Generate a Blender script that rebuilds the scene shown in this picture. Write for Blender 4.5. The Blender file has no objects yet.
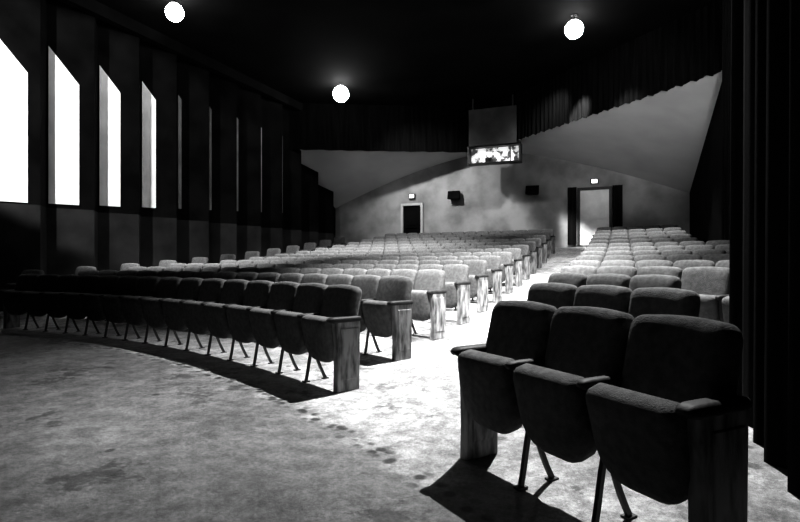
import bpy, math, random
from mathutils import Vector, Matrix
random.seed(7)
scn = bpy.context.scene
scn.view_settings.view_transform = 'Standard'
scn.view_settings.look = 'None'
scn.view_settings.exposure = 0.25
scn.view_settings.gamma = 0.84

# ---------------------------------------------------------------- materials
def new_mat(name):
    m = bpy.data.materials.new(name); m.use_nodes = True
    nt = m.node_tree; b = nt.nodes['Principled BSDF']
    return m, nt, b
def g(v): return (v, v, v, 1)
def noise_mat(name, lo, hi, scale=5.0, rough=0.8, detail=6.0, bump=0.0, bscale=None, spec=0.3, stretch=(1,1,1), p0=0.35, p1=0.65):
    m, nt, b = new_mat(name)
    tc = nt.nodes.new('ShaderNodeTexCoord'); mp = nt.nodes.new('ShaderNodeMapping')
    mp.inputs['Scale'].default_value = stretch
    nt.links.new(tc.outputs['Object'], mp.inputs['Vector'])
    n = nt.nodes.new('ShaderNodeTexNoise'); n.inputs['Scale'].default_value = scale; n.inputs['Detail'].default_value = detail
    nt.links.new(mp.outputs['Vector'], n.inputs['Vector'])
    r = nt.nodes.new('ShaderNodeValToRGB')
    r.color_ramp.elements[0].position = p0; r.color_ramp.elements[0].color = g(lo)
    r.color_ramp.elements[1].position = p1; r.color_ramp.elements[1].color = g(hi)
    nt.links.new(n.outputs['Fac'], r.inputs['Fac']); nt.links.new(r.outputs['Color'], b.inputs['Base Color'])
    b.inputs['Roughness'].default_value = rough; b.inputs['Specular IOR Level'].default_value = spec
    if bump > 0:
        n2 = nt.nodes.new('ShaderNodeTexNoise'); n2.inputs['Scale'].default_value = bscale or scale*4; n2.inputs['Detail'].default_value = 5
        nt.links.new(mp.outputs['Vector'], n2.inputs['Vector'])
        bp = nt.nodes.new('ShaderNodeBump'); bp.inputs['Strength'].default_value = bump; bp.inputs['Distance'].default_value = 0.02
        nt.links.new(n2.outputs['Fac'], bp.inputs['Height']); nt.links.new(bp.outputs['Normal'], b.inputs['Normal'])
    return m
def emit_mat(name, strength, base=0.8):
    m, nt, b = new_mat(name)
    b.inputs['Base Color'].default_value = g(base)
    b.inputs['Emission Color'].default_value = g(1); b.inputs['Emission Strength'].default_value = strength
    return m

M_fabric = noise_mat('seat_fabric', 0.08, 0.125, 26, 0.95, 10, 0.5, 150, 0.10)
M_iron = noise_mat('black_iron', 0.01, 0.02, 12, 0.5, 4, 0.1, 60, 0.3)
M_wood = noise_mat('worn_wood', 0.06, 0.30, 6, 0.65, 9, 0.2, 40, 0.2, (3, 3, 0.8), 0.35, 0.62)
M_arm = noise_mat('arm_vinyl', 0.012, 0.03, 12, 0.6, 4, 0.1, 60, 0.2)
M_black = noise_mat('ceiling_black', 0.002, 0.004, 1.0, 0.95, 5, 0, None, 0.02)
M_drape = noise_mat('black_drape', 0.003, 0.008, 3, 0.95, 6, 0.2, 80, 0.02, (6, 6, 0.3))
M_valance = noise_mat('black_valance', 0.001, 0.003, 3, 0.95, 6, 0.2, 80, 0.01, (6, 6, 0.3))
M_wallD = noise_mat('dark_wall_paint', 0.002, 0.005, 1.4, 0.95, 6, 0.1, 20, 0.02)
M_dado = noise_mat('lower_wall_paint', 0.010, 0.026, 1.2, 0.9, 6, 0.1, 20, 0.1)
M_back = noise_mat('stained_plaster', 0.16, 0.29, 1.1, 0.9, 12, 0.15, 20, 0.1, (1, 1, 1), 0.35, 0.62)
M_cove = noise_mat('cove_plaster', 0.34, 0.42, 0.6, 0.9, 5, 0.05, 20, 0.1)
M_panel = noise_mat('lit_panel_white', 0.72, 0.84, 2, 0.8, 6, 0.03, 30, 0.1)
M_white = noise_mat('lit_doorway_white', 0.6, 0.75, 3, 0.6, 6)
M_grey = noise_mat('booth_grey', 0.02, 0.04, 2, 0.8, 6)
M_globe = emit_mat('lamp_glow', 85)
M_exit = emit_mat('exit_glow', 2)

CU, CV = -8.86, -8.18
def floor_mat():
    m, nt, b = new_mat('worn_concrete'); N = nt.nodes; L = nt.links
    tc = N.new('ShaderNodeTexCoord')
    def noise(scale, detail=8, rough=0.6):
        n = N.new('ShaderNodeTexNoise'); n.inputs['Scale'].default_value = scale; n.inputs['Detail'].default_value = detail; n.inputs['Roughness'].default_value = rough
        L.new(tc.outputs['Object'], n.inputs['Vector']); return n.outputs['Fac']
    def math_(op, a, bb, clamp=False):
        n = N.new('ShaderNodeMath'); n.operation = op; n.use_clamp = clamp
        for i, v in enumerate((a, bb)):
            if v is None: continue
            if isinstance(v, (int, float)): n.inputs[i].default_value = v
            else: L.new(v, n.inputs[i])
        return n.outputs[0]
    def ramp(fac, p0, c0, p1, c1):
        r = N.new('ShaderNodeMapRange'); r.inputs['From Min'].default_value = p0; r.inputs['From Max'].default_value = p1
        r.inputs['To Min'].default_value = c0; r.inputs['To Max'].default_value = c1
        L.new(fac, r.inputs['Value']); return r.outputs['Result']
    sx = N.new('ShaderNodeSeparateXYZ'); L.new(tc.outputs['Object'], sx.inputs[0])
    dx = math_('SUBTRACT', sx.outputs['X'], CU); dy = math_('SUBTRACT', sx.outputs['Y'], CV)
    rad = math_('SQRT', math_('ADD', math_('MULTIPLY', dx, dx), math_('MULTIPLY', dy, dy)), None)
    big = ramp(noise(0.7, 10, 0.72), 0.36, 0.07, 0.64, 0.21)
    fine = ramp(noise(45, 8, 1.0), 0.3, 0.0, 0.7, 2.0)
    med = ramp(noise(6, 9, 0.85), 0.40, 0.45, 0.6, 1.3)
    base = math_('MULTIPLY', math_('MULTIPLY', big, fine), med)
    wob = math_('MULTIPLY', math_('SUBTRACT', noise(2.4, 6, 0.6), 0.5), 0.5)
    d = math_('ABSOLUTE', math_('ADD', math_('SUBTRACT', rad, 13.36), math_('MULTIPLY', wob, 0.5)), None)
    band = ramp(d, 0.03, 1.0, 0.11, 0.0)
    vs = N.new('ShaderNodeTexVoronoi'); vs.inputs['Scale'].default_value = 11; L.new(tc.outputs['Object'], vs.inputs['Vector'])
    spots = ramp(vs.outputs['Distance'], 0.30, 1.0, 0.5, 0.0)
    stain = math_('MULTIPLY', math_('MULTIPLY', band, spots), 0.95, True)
    outer = ramp(math_('ADD', rad, math_('MULTIPLY', wob, 1.6)), 13.25, 1.0, 13.50, 2.0)
    blot = ramp(noise(1.7, 8, 0.7), 0.58, 1.0, 0.61, 0.4)
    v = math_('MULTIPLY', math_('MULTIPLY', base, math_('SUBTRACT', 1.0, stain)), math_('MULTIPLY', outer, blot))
    vor = N.new('ShaderNodeTexVoronoi'); vor.inputs['Scale'].default_value = 2.6; L.new(tc.outputs['Object'], vor.inputs['Vector'])
    gum = ramp(vor.outputs['Distance'], 0.07, 0.3, 0.10, 1.0)
    v = math_('MULTIPLY', v, gum)
    cb = N.new('ShaderNodeCombineColor')
    for i in range(3): L.new(v, cb.inputs[i])
    L.new(cb.outputs[0], b.inputs['Base Color'])
    b.inputs['Roughness'].default_value = 0.55; b.inputs['Specular IOR Level'].default_value = 0.3
    bp = N.new('ShaderNodeBump'); bp.inputs['Strength'].default_value = 0.8; bp.inputs['Distance'].default_value = 0.015
    L.new(noise(20, 9, 0.85), bp.inputs['Height']); L.new(bp.outputs['Normal'], b.inputs['Normal'])
    return m
M_floor = floor_mat()

# ---------------------------------------------------------------- mesh helpers
def link(ob): scn.collection.objects.link(ob); return ob
def mesh_obj(name, V, F, mats, fm=None, smooth=False, parent=None, loc=None):
    me = bpy.data.meshes.new(name); me.from_pydata(V, [], F)
    for m in (mats if isinstance(mats, (list, tuple)) else [mats]): me.materials.append(m)
    if fm: me.polygons.foreach_set('material_index', fm)
    if smooth is True: me.polygons.foreach_set('use_smooth', [True]*len(F))
    elif smooth: me.polygons.foreach_set('use_smooth', smooth)
    me.update()
    ob = link(bpy.data.objects.new(name, me))
    if parent: ob.parent = parent
    if loc: ob.location = loc
    return ob
def boxVF(x0, x1, y0, y1, z0, z1):
    V = [(x0,y0,z0),(x1,y0,z0),(x1,y1,z0),(x0,y1,z0),(x0,y0,z1),(x1,y0,z1),(x1,y1,z1),(x0,y1,z1)]
    F = [(0,3,2,1),(4,5,6,7),(0,1,5,4),(1,2,6,5),(2,3,7,6),(3,0,4,7)]
    return V, F
def box(name, x0, x1, y0, y1, z0, z1, mat, parent=None, bevel=0):
    V, F = boxVF(x0, x1, y0, y1, z0, z1)
    o = mesh_obj(name, V, F, mat, parent=parent)
    if bevel:
        b = o.modifiers.new('bevel', 'BEVEL'); b.width = bevel; b.segments = 3
    return o
def empty(name, loc=(0,0,0)):
    e = bpy.data.objects.new(name, None); e.empty_display_size = 0.1; link(e); e.location = loc; return e

class Part:
    def __init__(s): s.V=[]; s.F=[]; s.M=[]; s.S=[]
    def add(s, V, F, mat, smooth=True, T=None):
        o = len(s.V)
        s.V += [tuple(T @ Vector(v)) for v in V] if T else list(V)
        s.F += [tuple(i+o for i in f) for f in F]; s.M += [mat]*len(F); s.S += [smooth]*len(F)
    def merge(s, p, T):
        o = len(s.V)
        s.V += [tuple(T @ Vector(v)) for v in p.V]
        s.F += [tuple(i+o for i in f) for f in p.F]; s.M += p.M; s.S += p.S

def rrect(w, h, rb, rt, n, crown=0.0):
    P = []
    for (cx, cz, r, a0) in ((w/2-rb, rb, rb, -90), (w/2-rt, h-rt, rt, 0), (-w/2+rt, h-rt, rt, 90), (-w/2+rb, rb, rb, 180)):
        for i in range(n+1):
            a = math.radians(a0 + 90*i/n); P.append((cx + r*math.cos(a), cz + r*math.sin(a)))
        if a0 == 0 and crown:
            for k in range(1, 6):
                t = k/6; P.append(((w/2-rt)*(1-2*t), h + crown*math.sin(math.pi*t)))
    return P
def slab(P, rings):
    n = len(P)
    x0, x1 = min(p[0] for p in P), max(p[0] for p in P); z0, z1 = min(p[1] for p in P), max(p[1] for p in P)
    cx, cz, hx, hz = (x0+x1)/2, (z0+z1)/2, (x1-x0)/2, (z1-z0)/2
    V = []; F = []
    for (ins, y) in rings:
        for p in P: V.append((cx + (p[0]-cx)*(1-ins/hx), y, cz + (p[1]-cz)*(1-ins/hz)))
    for r in range(len(rings)-1):
        for i in range(n):
            j = (i+1) % n; F.append((r*n+j, r*n+i, (r+1)*n+i, (r+1)*n+j))
    F.append(tuple(range(n))); F.append(tuple(range(len(rings)*n-1, (len(rings)-1)*n-1, -1)))
    return V, F
def tube(path, w, t):
    V = []; F = []
    for i, (y, z) in enumerate(path):
        a = path[max(0, i-1)]; b = path[min(len(path)-1, i+1)]
        dy, dz = b[0]-a[0], b[1]-a[1]; l = math.hypot(dy, dz) or 1; ny, nz = -dz/l, dy/l
        V += [(-w, y-ny*t, z-nz*t), (w, y-ny*t, z-nz*t), (w, y+ny*t, z+nz*t), (-w, y+ny*t, z+nz*t)]
    for i in range(len(path)-1):
        for k in range(4):
            F.append((i*4+k, i*4+(k+1) % 4, i*4+4+(k+1) % 4, i*4+4+k))
    F += [(3,2,1,0), tuple(len(V)-4+k for k in range(4))]
    return V, F

def make_parts(hi):
    n = 6 if hi else 3
    back = Part()
    P = rrect(0.492, 0.53, 0.05, 0.065, n, 0.012)
    r = [(0.03, -0.055), (0.010, -0.050), (0.0, -0.03), (0.0, 0.005), (0.006, 0.028), (0.018, 0.044), (0.045, 0.056), (0.09, 0.062), (0.16, 0.064)]
    V, F = slab(P, r)
    T = Matrix.Translation((0, -0.005, 0.37)) @ Matrix.Rotation(math.radians(14), 4, 'X')
    V = [(x, y + 0.30*x*x, z) for x, y, z in V]
    back.add(V, F, 0, True, T)
    P2 = rrect(0.45, 0.48, 0.05, 0.07, n)
    V, F = slab(P2, [(0.01, -0.069), (0, -0.063), (0, -0.049)])
    V = [(x, y + 0.30*x*x, z) for x, y, z in V]
    back.add(V, F, 1, True, T)
    seat = Part()
    P = rrect(0.445, 0.40, 0.15, 0.04, n)
    r = [(0.09, -0.05), (0.03, -0.04), (0.0, -0.01), (0.0, 0.045), (0.006, 0.065), (0.022, 0.080), (0.055, 0.092), (0.12, 0.099)]
    V, F = slab(P, r)
    V = [(x, y, z-0.18) for x, y, z in V]
    seat.add(V, F, 0, True)
    if hi:
        V, F = boxVF(-0.235, 0.235, -0.015, 0.015, -0.03, 0.0); seat.add(V, F, 1, False)
    mid = Part()
    P = rrect(0.060, 0.045, 0.016, 0.018, 3 if hi else 2)
    V, F = slab(P, [(0.014, -0.05), (0.004, -0.04), (0, -0.02), (0, 0.17), (0.003, 0.195), (0.010, 0.212), (0.018, 0.218)])
    V = [(x, y, z + 0.585) for x, y, z in V]
    mid.add(V, F, 2, True)
    Pp = [(-0.05, 0.60), (-0.07, 0.40), (-0.02, 0.33), (0.10, 0.33), (0.14, 0.42), (0.16, 0.60)]
    V = [(-0.016, y, z) for y, z in Pp] + [(0.016, y, z) for y, z in Pp]
    k = len(Pp); F = [tuple(range(k)), tuple(range(2*k-1, k-1, -1))] + [(i, i+k, (i+1) % k + k, (i+1) % k) for i in range(k)]
    mid.add(V, F, 1, False)
    m = 8 if hi else 4
    for (pts, tt) in ((((0.05,0.36),(0.10,0.22),(0.10,0.12),(0.13,0.012)), 0.012), (((0.05,0.36),(0.02,0.2),(-0.03,0.1),(-0.08,0.012)), 0.012)):
        path = []
        for i in range(m+1):
            t = i/m; a, b, c, d = pts
            path.append(tuple((1-t)**3*a[q] + 3*(1-t)**2*t*b[q] + 3*(1-t)*t*t*c[q] + t**3*d[q] for q in (0, 1)))
        V, F = tube(path, 0.010, tt); mid.add(V, F, 1, False)
    for yy in (0.13, -0.08):
        V, F = boxVF(-0.020, 0.020, yy-0.03, yy+0.03, 0.0, 0.012); mid.add(V, F, 1, False)
    end = Part()
    O = [(-0.09, 0.0), (0.135, 0.0), (0.13, 0.2), (0.135, 0.4), (0.15, 0.52), (0.155, 0.60), (-0.10, 0.60), (-0.095, 0.3)]
    V, F = slab(O, [(0.006, -0.037), (0, -0.031), (0, 0.031), (0.006, 0.037)])
    V = [(y, x, z) for x, y, z in V]; F = [tuple(reversed(f)) for f in F]
    end.add(V, F, 3, False)
    O = [(-0.065, 0.10), (0.10, 0.10), (0.10, 0.40), (0.11, 0.54), (-0.07, 0.54)]
    for sgn in (-1, 1):
        V, F = slab(O, [(0, 0.030), (0, 0.039), (0.006, 0.043)])
        V = [(y*sgn, x, z) for x, y, z in V]
        end.add(V, F, 3, False)
    P = rrect(0.085, 0.05, 0.018, 0.022, 4 if hi else 2)
    V, F = slab(P, [(0.02, -0.12), (0.004, -0.11), (0, -0.09), (0, 0.165), (0.004, 0.19), (0.014, 0.205), (0.022, 0.211)])
    V = [(x, y, z + 0.585) for x, y, z in V]
    end.add(V, F, 2, True)
    return back, seat, mid, end
HI = make_parts(True); LO = make_parts(False)

def floor_z(u, v):
    r = math.hypot(u-CU, v-CV) - 13.5
    if r <= 0: return 0.0
    return 0.03*r*min(1, r/1.0) + 0.0041*r*r

seat_mats = [M_fabric, M_iron, M_arm, M_wood]
def seat_row(R, th0, n, pitch, hi):
    parts = HI if hi else LO; row = Part()
    da = pitch/R
    sx = abs(pitch)/0.50
    def frame(th, R_):
        u = CU + R_*math.cos(th); v = CV + R_*math.sin(th)
        return Matrix.Translation((u, v, floor_z(u, v))) @ Matrix.Rotation(th + math.pi/2, 4, 'Z')
    for i in range(n+1):
        row.merge(parts[3] if i in (0, n) else parts[2], frame(th0 + da*i, R))
    for i in range(n):
        T = frame(th0 + da*(i+0.5), R) @ Matrix.Scale(sx, 4, (1, 0, 0))
        row.merge(parts[0], T)
        tilt = math.radians(-random.uniform(9, 17))
        row.merge(parts[1], T @ Matrix.Translation((0, 0.10, 0.41)) @ Matrix.Rotation(tilt, 4, 'X'))
    return mesh_obj('theater_seat_row', row.V, row.F, seat_mats, row.M, row.S)

def ang_at_u(R, u): return math.acos((u-CU)/R)
SP = 1.12; NR = 14
for k in range(NR):
    hi = k < 4
    R = 13.98 + SP*k
    th0 = ang_at_u(R, -2.16); pitch = 0.50
    thE = ang_at_u(R, -9.5) if k else ang_at_u(R, -9.7)
    n = int((thE-th0)*R/pitch)
    if CV + R < 20.4: seat_row(R, th0, n, pitch, hi)
    if k >= 1 and CV + R < 20.2:
        th0 = ang_at_u(R, -10.35); seat_row(R, th0, 1, 0.5, False)
    R = 13.84 + SP*k
    uw = 0.62 if k < 3 else 2.0
    th0 = ang_at_u(R, -0.73)
    pitch = 0.455 if k < 3 else 0.5
    n = int((th0 - ang_at_u(R, uw))*R/pitch)
    if k < 3: n = 3
    if CV + R*math.sin(th0) < 19.4: seat_row(R, th0, n, -pitch, hi)

# ---------------------------------------------------------------- room shell
U0, U1, V0, V1, ZC = -11.9, 2.3, -6.0, 21.27, 7.2
V = []; F = []; nu, nv = 70, 130
for j in range(nv+1):
    for i in range(nu+1):
        u = U0-0.6 + (U1+1.2-U0)*i/nu; v = V0 + (V1-V0)*j/nv
        V.append((u, v, floor_z(u, v)))
for j in range(nv):
    for i in range(nu):
        a = j*(nu+1)+i; F.append((a, a+1, a+nu+2, a+nu+1))
mesh_obj('floor', V, F, M_floor, smooth=True)
box('ceiling', U0-0.6, U1+0.6, V0-0.2, V1+0.3, ZC, ZC+0.15, M_black)
box('wall_front', U0-0.6, U1+0.6, V0-0.2, V0, 0, ZC, M_wallD)
box('wall_back', U0-0.6, U1+0.6, V1, V1+0.2, 0, ZC, M_back)
V = [(1.05,V0,0),(1.05,4.6,0),(U1,4.6,0),(U1,V1,0),(1.05,V0,ZC),(1.05,4.6,ZC),(U1,4.6,ZC),(U1,V1,ZC)]
mesh_obj('wall_right', V, [(0,1,5,4),(1,2,6,5),(2,3,7,6)], M_wallD)

V = []; F = []; fm = []
pitch = 1.27; pts = [(U0, V0)]
bays = []
v = 6.80 - 10*pitch
while v < V1 - 1.6:
    if v > V0: pts.append((U0, v))
    if v + 0.85 > V0: pts.append((U0+0.42, v+0.85))
    bays.append(v); v += pitch
pts = [p for p in pts if p[1] <= V1] + [(U0, v), (U0, V1)]
for z in (0, 2.32, ZC):
    for p in pts: V.append((p[0], p[1], z))
n = len(pts)
for r in range(2):
    for i in range(n-1):
        F.append((r*n+i+1, r*n+i, (r+1)*n+i, (r+1)*n+i+1)); fm.append(0 if r == 0 else 1)
mesh_obj('wall_left', V, F, [M_dado, M_wallD], fm)
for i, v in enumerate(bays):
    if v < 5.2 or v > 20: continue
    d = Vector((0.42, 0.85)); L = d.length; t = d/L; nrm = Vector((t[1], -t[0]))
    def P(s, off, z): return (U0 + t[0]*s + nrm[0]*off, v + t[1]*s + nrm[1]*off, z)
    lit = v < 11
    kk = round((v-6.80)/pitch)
    s0 = 0.03; s1 = {0: 0.72, 1: 0.63, 2: 0.50, 3: 0.38, 4: 0.12}.get(kk, 0.10)  # panel widths follow the lit patches; fin shadow goes into the shape
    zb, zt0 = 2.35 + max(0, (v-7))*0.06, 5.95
    zt1 = zt0 - (s1-s0)*1.25  # slanted top is a shadow edge cut into the panel
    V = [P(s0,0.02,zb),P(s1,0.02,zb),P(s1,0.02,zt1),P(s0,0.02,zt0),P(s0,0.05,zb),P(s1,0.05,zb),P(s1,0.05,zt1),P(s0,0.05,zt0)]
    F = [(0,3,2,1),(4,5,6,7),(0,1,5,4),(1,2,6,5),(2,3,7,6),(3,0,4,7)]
    mesh_obj('lit_shape_wall_panel', V, F, M_panel if lit else M_back)  # lit bays white, bays the light misses darker: light put into the colour
box('trim_1', U0+0.40, U0+0.62, V0, 19.0, 6.9, 7.19, M_wallD)

def pleat(name, A, B, z0, z1, amp, per, mat, scallop=0.0, parent=None):
    A = Vector(A); B = Vector(B); L = (B-A).length; t = (B-A)/L; nrm = Vector((-t[1], t[0]))
    m = int(L/per*10); V = []; F = []
    zs = [z0 + (z1-z0)*k/6 for k in range(7)]
    for zi, z in enumerate(zs):
        for i in range(m+1):
            s = L*i/m; ph = 2*math.pi*s/per + 0.9*math.sin(s*2.3) + 0.4*math.sin(s*5.1+1)
            fade = 0.55 + 0.45*(1 - zi/6)
            o = amp*fade*(math.sin(ph) + 0.3*math.sin(2.3*ph+1))
            q = A + t*s + nrm*o
            zz = z + (scallop*math.sin(ph*0.5) if zi == 0 else 0)
            V.append((q[0], q[1], zz))
    for r in range(6):
        for i in range(m):
            a = r*(m+1)+i; F.append((a, a+1, a+m+2, a+m+1))
    return mesh_obj(name, V, F, mat, smooth=True, parent=parent)
apex = (-4.84, 20.85)
fR = (2.25, 14.2); fL = (-11.8, 17.3)
pleat('ceiling_valance', fR, apex, 5.5, ZC, 0.03, 0.2, M_valance, 0.03)
pleat('ceiling_valance', apex, fL, 5.4, ZC, 0.012, 0.4, M_valance, 0.01)
def cove(name, side_u, fwd):
    V = []; F = []; ns, nt_ = 28, 10
    for i in range(ns+1):
        s = i/ns
        a = Vector((apex[0] + (side_u-apex[0])*s, V1-0.02, 5.5 - 2.0*s**1.5))
        b = Vector((apex[0] + (fwd[0]-apex[0])*s, apex[1] + (fwd[1]-apex[1])*s + 0.08, 5.56))
        for k in range(nt_+1): V.append(tuple(a.lerp(b, k/nt_)))
    for i in range(ns):
        for k in range(nt_):
            a = i*(nt_+1)+k; F.append((a, a+1, a+nt_+2, a+nt_+1))
    mesh_obj(name, V, F, M_cove, smooth=True)
cove('ceiling_cove', U0+0.01, (U0+0.05, 17.3)); cove('ceiling_cove', U1-0.01, (U1-0.02, 14.2))

pleat('stage_curtain', (0.80, 4.55), (0.80, -3.5), 0.04, ZC, 0.07, 0.33, M_drape, 0.0)
pleat('wall_curtain', (2.18, 5.0), (2.18, 14.0), 0.9, ZC, 0.05, 0.4, M_drape, 0.0)

# ---------------------------------------------------------------- projection booth window
bo = empty('projection_booth', (-4.29, 19.6, 0))
def bx(n, x0,x1,y0,y1,z0,z1,m,bev=0): return box(n, x0,x1,y0,y1,z0,z1,m,bo,bev)
bx('upper_panel', -0.93,0.85,-0.10,0.0,5.42,6.78,M_grey,0.01)
bx('hanger_left', -0.8,-0.76,-0.06,-0.02,6.78,7.2,M_iron)
bx('hanger_right', 0.68,0.72,-0.06,-0.02,6.78,7.2,M_iron)
bx('frame_bottom', -0.98,0.98,-0.12,0.35,4.74,4.78,M_iron,0.01)
bx('frame_left', -0.98,-0.93,-0.10,0.35,4.78,5.42,M_iron)
bx('frame_right', 0.93,0.98,-0.10,0.35,4.78,5.42,M_iron)
bx('frame_top', -0.98,0.98,0.0,0.35,5.38,5.44,M_iron)
m, nt, b = new_mat('booth_lit_room')
tc = nt.nodes.new('ShaderNodeTexCoord'); nz = nt.nodes.new('ShaderNodeTexNoise'); nz.inputs['Scale'].default_value = 5.5; nz.inputs['Detail'].default_value = 7
rp = nt.nodes.new('ShaderNodeValToRGB'); rp.color_ramp.elements[0].position = .42; rp.color_ramp.elements[0].color = g(.06); rp.color_ramp.elements[1].position = .56; rp.color_ramp.elements[1].color = g(.9)
nt.links.new(tc.outputs['Object'], nz.inputs['Vector']); nt.links.new(nz.outputs['Fac'], rp.inputs['Fac'])
nt.links.new(rp.outputs['Color'], b.inputs['Emission Color']); nt.links.new(rp.outputs['Color'], b.inputs['Base Color']); b.inputs['Emission Strength'].default_value = 0.8
bx('lit_interior', -0.93,0.93,0.30,0.34,4.78,5.38,m)
bx('mullion', 0.60, 0.63, -0.06, -0.02, 4.78, 5.42, M_iron)
bx('projector_body', -0.35, -0.1, 0.05, 0.28, 4.78, 4.98, M_iron, 0.03)
bx('projector_lens', -0.26, -0.18, -0.04, 0.05, 4.88, 4.96, M_iron, 0.02)

# ---------------------------------------------------------------- doors
def door(name, uc, w, h, leafmat, framemat, z):
    e = empty(name, (uc, V1, z))
    box('leaf', -w/2, w/2, -0.05, -0.01, 0.02, h, leafmat, e)
    for s in (-1, 1): box('jamb', s*(w/2+0.05)-0.05, s*(w/2+0.05)+0.05, -0.14, -0.005, 0, h+0.1, framemat, e, 0.008)
    box('head', -w/2, w/2, -0.14, -0.005, h, h+0.1, framemat, e, 0.008)
    for k, (a, b_) in enumerate(((0.25, 0.95), (1.1, 1.9))):
        box('raised_panel_%d' % k, -w/2+0.15, w/2-0.15, -0.065, -0.05, a, b_, leafmat, e, 0.006)
    box('push_bar', -w/2+0.1, w/2-0.1, -0.10, -0.066, 1.0, 1.04, leafmat, e)
    return e
zd = floor_z(-0.85, V1)
door('door_1', -0.85, 1.02, 2.08, M_white, M_iron, zd)  # white leaf stands in for an opening to a lit space
pleat('door_curtain', (-1.80, V1-0.2), (-1.48, V1-0.2), zd+0.03, zd+2.2, 0.03, 0.13, M_drape)
pleat('door_curtain', (-0.22, V1-0.2), (0.12, V1-0.2), zd+0.03, zd+2.2, 0.03, 0.13, M_drape)
zl = floor_z(-8.15, V1)
door('door_2', -8.15, 0.8, 1.95, M_wallD, M_cove, zl)  # dark leaf stands in for the unlit interior of the doorway
def exit_sign(uc, z, mt):
    e = empty('exit_sign', (uc, V1, z))
    box('housing', -0.14, 0.14, -0.12, -0.005, 0, 0.2, M_iron, e, 0.01)
    box('lit_face', -0.10, 0.10, -0.13, -0.12, 0.03, 0.17, mt, e)
exit_sign(-0.85, zd+2.3, M_exit); exit_sign(-8.15, zl+2.25, M_exit)
def speaker(uc, z):
    e = empty('wall_speaker', (uc, V1, z))
    V = [(-.26,-.36,0),(.26,-.36,0),(.2,-.005,0),(-.2,-.005,0),(-.26,-.26,.34),(.26,-.26,.34),(.2,-.005,.34),(-.2,-.005,.34)]
    o = mesh_obj('cabinet', V, [(0,3,2,1),(4,5,6,7),(0,1,5,4),(1,2,6,5),(2,3,7,6),(3,0,4,7)], M_wallD, parent=e)
    o.modifiers.new('b', 'BEVEL').width = 0.015
    for r_, z0 in ((0.11, 0.14), (0.05, 0.28)):
        V = []; F = []; k = 20
        yy = -0.36 + 0.1*z0/.34
        for i in range(k):
            a = 2*math.pi*i/k; V.append((r_*math.cos(a), yy-0.012, z0+r_*math.sin(a)))
        V.append((0, yy+0.03, z0))
        F = [(i, (i+1) % k, k) for i in range(k)]
        mesh_obj('cone', V, F, M_drape, parent=e)
speaker(-6.25, 3.65); speaker(-3.1, 3.7)

# ---------------------------------------------------------------- globe lamps
def uv_sphere(r, nseg=20, nr=12):
    V = [(0,0,r)]; F = []
    for j in range(1, nr):
        p = math.pi*j/nr
        for i in range(nseg):
            a = 2*math.pi*i/nseg; V.append((r*math.sin(p)*math.cos(a), r*math.sin(p)*math.sin(a), r*math.cos(p)))
    V.append((0,0,-r)); L = len(V)-1
    for i in range(nseg):
        F.append((0, 1+i, 1+(i+1) % nseg)); b0 = 1+(nr-2)*nseg; F.append((L, b0+(i+1) % nseg, b0+i))
    for j in range(nr-2):
        for i in range(nseg):
            a = 1+j*nseg+i; b_ = 1+j*nseg+(i+1) % nseg; F.append((a, a+nseg, b_+nseg, b_))
    return V, F
def lamp(u, v, z, mat, r=0.2):
    e = empty('ceiling_globe_lamp', (u, v, z))
    V, F = uv_sphere(r); mesh_obj('glass_globe', V, F, mat, smooth=True, parent=e)
    V = []; F = []; k = 16
    prof = [(0.05, r-0.01), (0.09, r+0.0), (0.07, r+0.02), (0.02, r+0.03), (0.02, ZC-z-0.03), (0.08, ZC-z-0.02), (0.08, ZC-z)]
    for (rr, zz) in prof:
        for i in range(k): V.append((rr*math.cos(2*math.pi*i/k), rr*math.sin(2*math.pi*i/k), zz))
    for j in range(len(prof)-1):
        for i in range(k): F.append((j*k+i, j*k+(i+1) % k, (j+1)*k+(i+1) % k, (j+1)*k+i))
    mesh_obj('stem', V, F, M_iron, parent=e)
lamp(-1.03, 13.85, 6.85, M_globe, 0.22)
lamp(-8.83, 16.16, 6.85, M_globe, 0.27)
lamp(-9.48, 9.4, 6.85, M_globe, 0.20)

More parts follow.
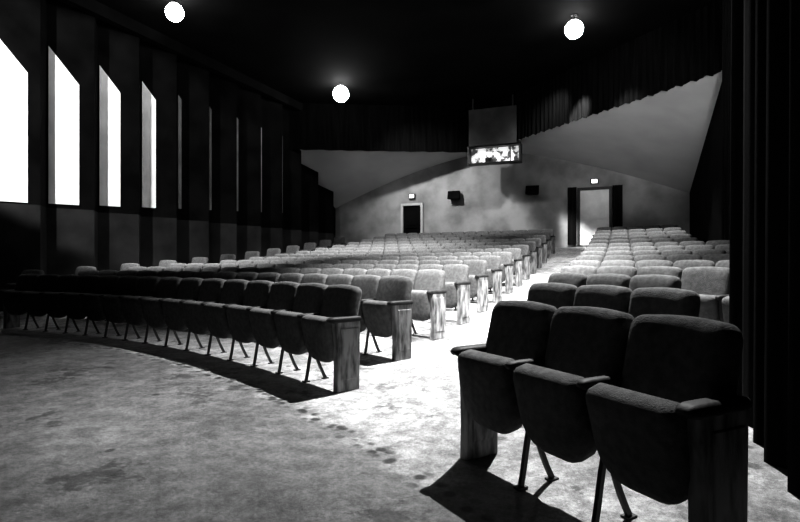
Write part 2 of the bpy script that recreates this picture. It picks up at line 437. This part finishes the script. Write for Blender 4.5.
def spot(name, loc, tgt, power, ang, blend=0.4, size=0.1):
    l = bpy.data.lights.new(name, 'SPOT'); l.energy = power; l.spot_size = math.radians(ang); l.spot_blend = blend; l.shadow_soft_size = size
    o = link(bpy.data.objects.new(name, l)); o.location = loc
    o.rotation_euler = (Vector(tgt)-Vector(loc)).to_track_quat('-Z', 'Y').to_euler(); return o
spot('wall_wash_spotlight', (-8.0, 1.5, 6.0), (-11.8, 8.4, 4.3), 5000, 38, 0.2)
spot('unseen_downlight', (-0.6, 7.3, 6.9), (-1.3, 5.7, 0), 9500, 76, 1.0, 0.04)
spot('unseen_downlight', (-0.9, 10.5, 6.9), (-1.6, 11.3, 0.5), 10000, 74, 1.0, 0.05)  # added to stretch the bright aisle further back; no fixture here
spot('front_spotlight', (-0.9, 3.2, 6.9), (-2.3, 8.4, 0.9), 11000, 46, 0.8, 0.05)
spot('unseen_downlight', (-6.5, 12.5, 6.9), (-7.0, 14.5, 1.0), 9000, 80, 1.0, 0.05)  # added with the next one to light far seats while the globes stay dim
spot('unseen_downlight', (-9.3, 8.5, 6.9), (-9.0, 9.8, 0.5), 8000, 56, 1.0, 0.05)
spot('unseen_downlight', (-0.2, 15.4, 6.9), (-0.2, 16.0, 1.3), 4500, 70, 1.0, 0.05)  # added to brighten the rear right-hand rows
spot('unseen_downlight', (-1.2, 15.8, 6.9), (-0.9, 21.2, 2.6), 7000, 22, 0.5)  # narrow beam added to whiten the door, not a fixture of the house
spot('added_wall_spot', (-7.5, 16.6, 6.9), (-6.6, 21.2, 2.2), 1900, 84, 1.0)  # this and the next spot are added to brighten the back wall
spot('added_wall_spot', (-1.8, 17.0, 6.9), (-3.2, 21.2, 2.4), 1000, 76, 1.0)
spot('added_cove_spot', (1.9, 6.0, 3.8), (0.6, 16.6, 5.2), 3400, 28, 1.0, 0.3)  # both cove spots are added out of view to brighten the coves
spot('added_cove_spot', (1.6, 5.6, 3.6), (-8.6, 20.0, 5.1), 1800, 18, 1.0, 0.3)

w = bpy.data.worlds.new('dark'); scn.world = w; w.use_nodes = True
w.node_tree.nodes['Background'].inputs[0].default_value = g(0.0)
cam = bpy.data.cameras.new('camera'); cam.lens = 24.0; cam.sensor_width = 36; cam.clip_start = 0.05
co = link(bpy.data.objects.new('camera', cam)); co.location = (0, 0, 1.12)
co.rotation_euler = (math.radians(90), 0, math.radians(22.33))
scn.camera = co
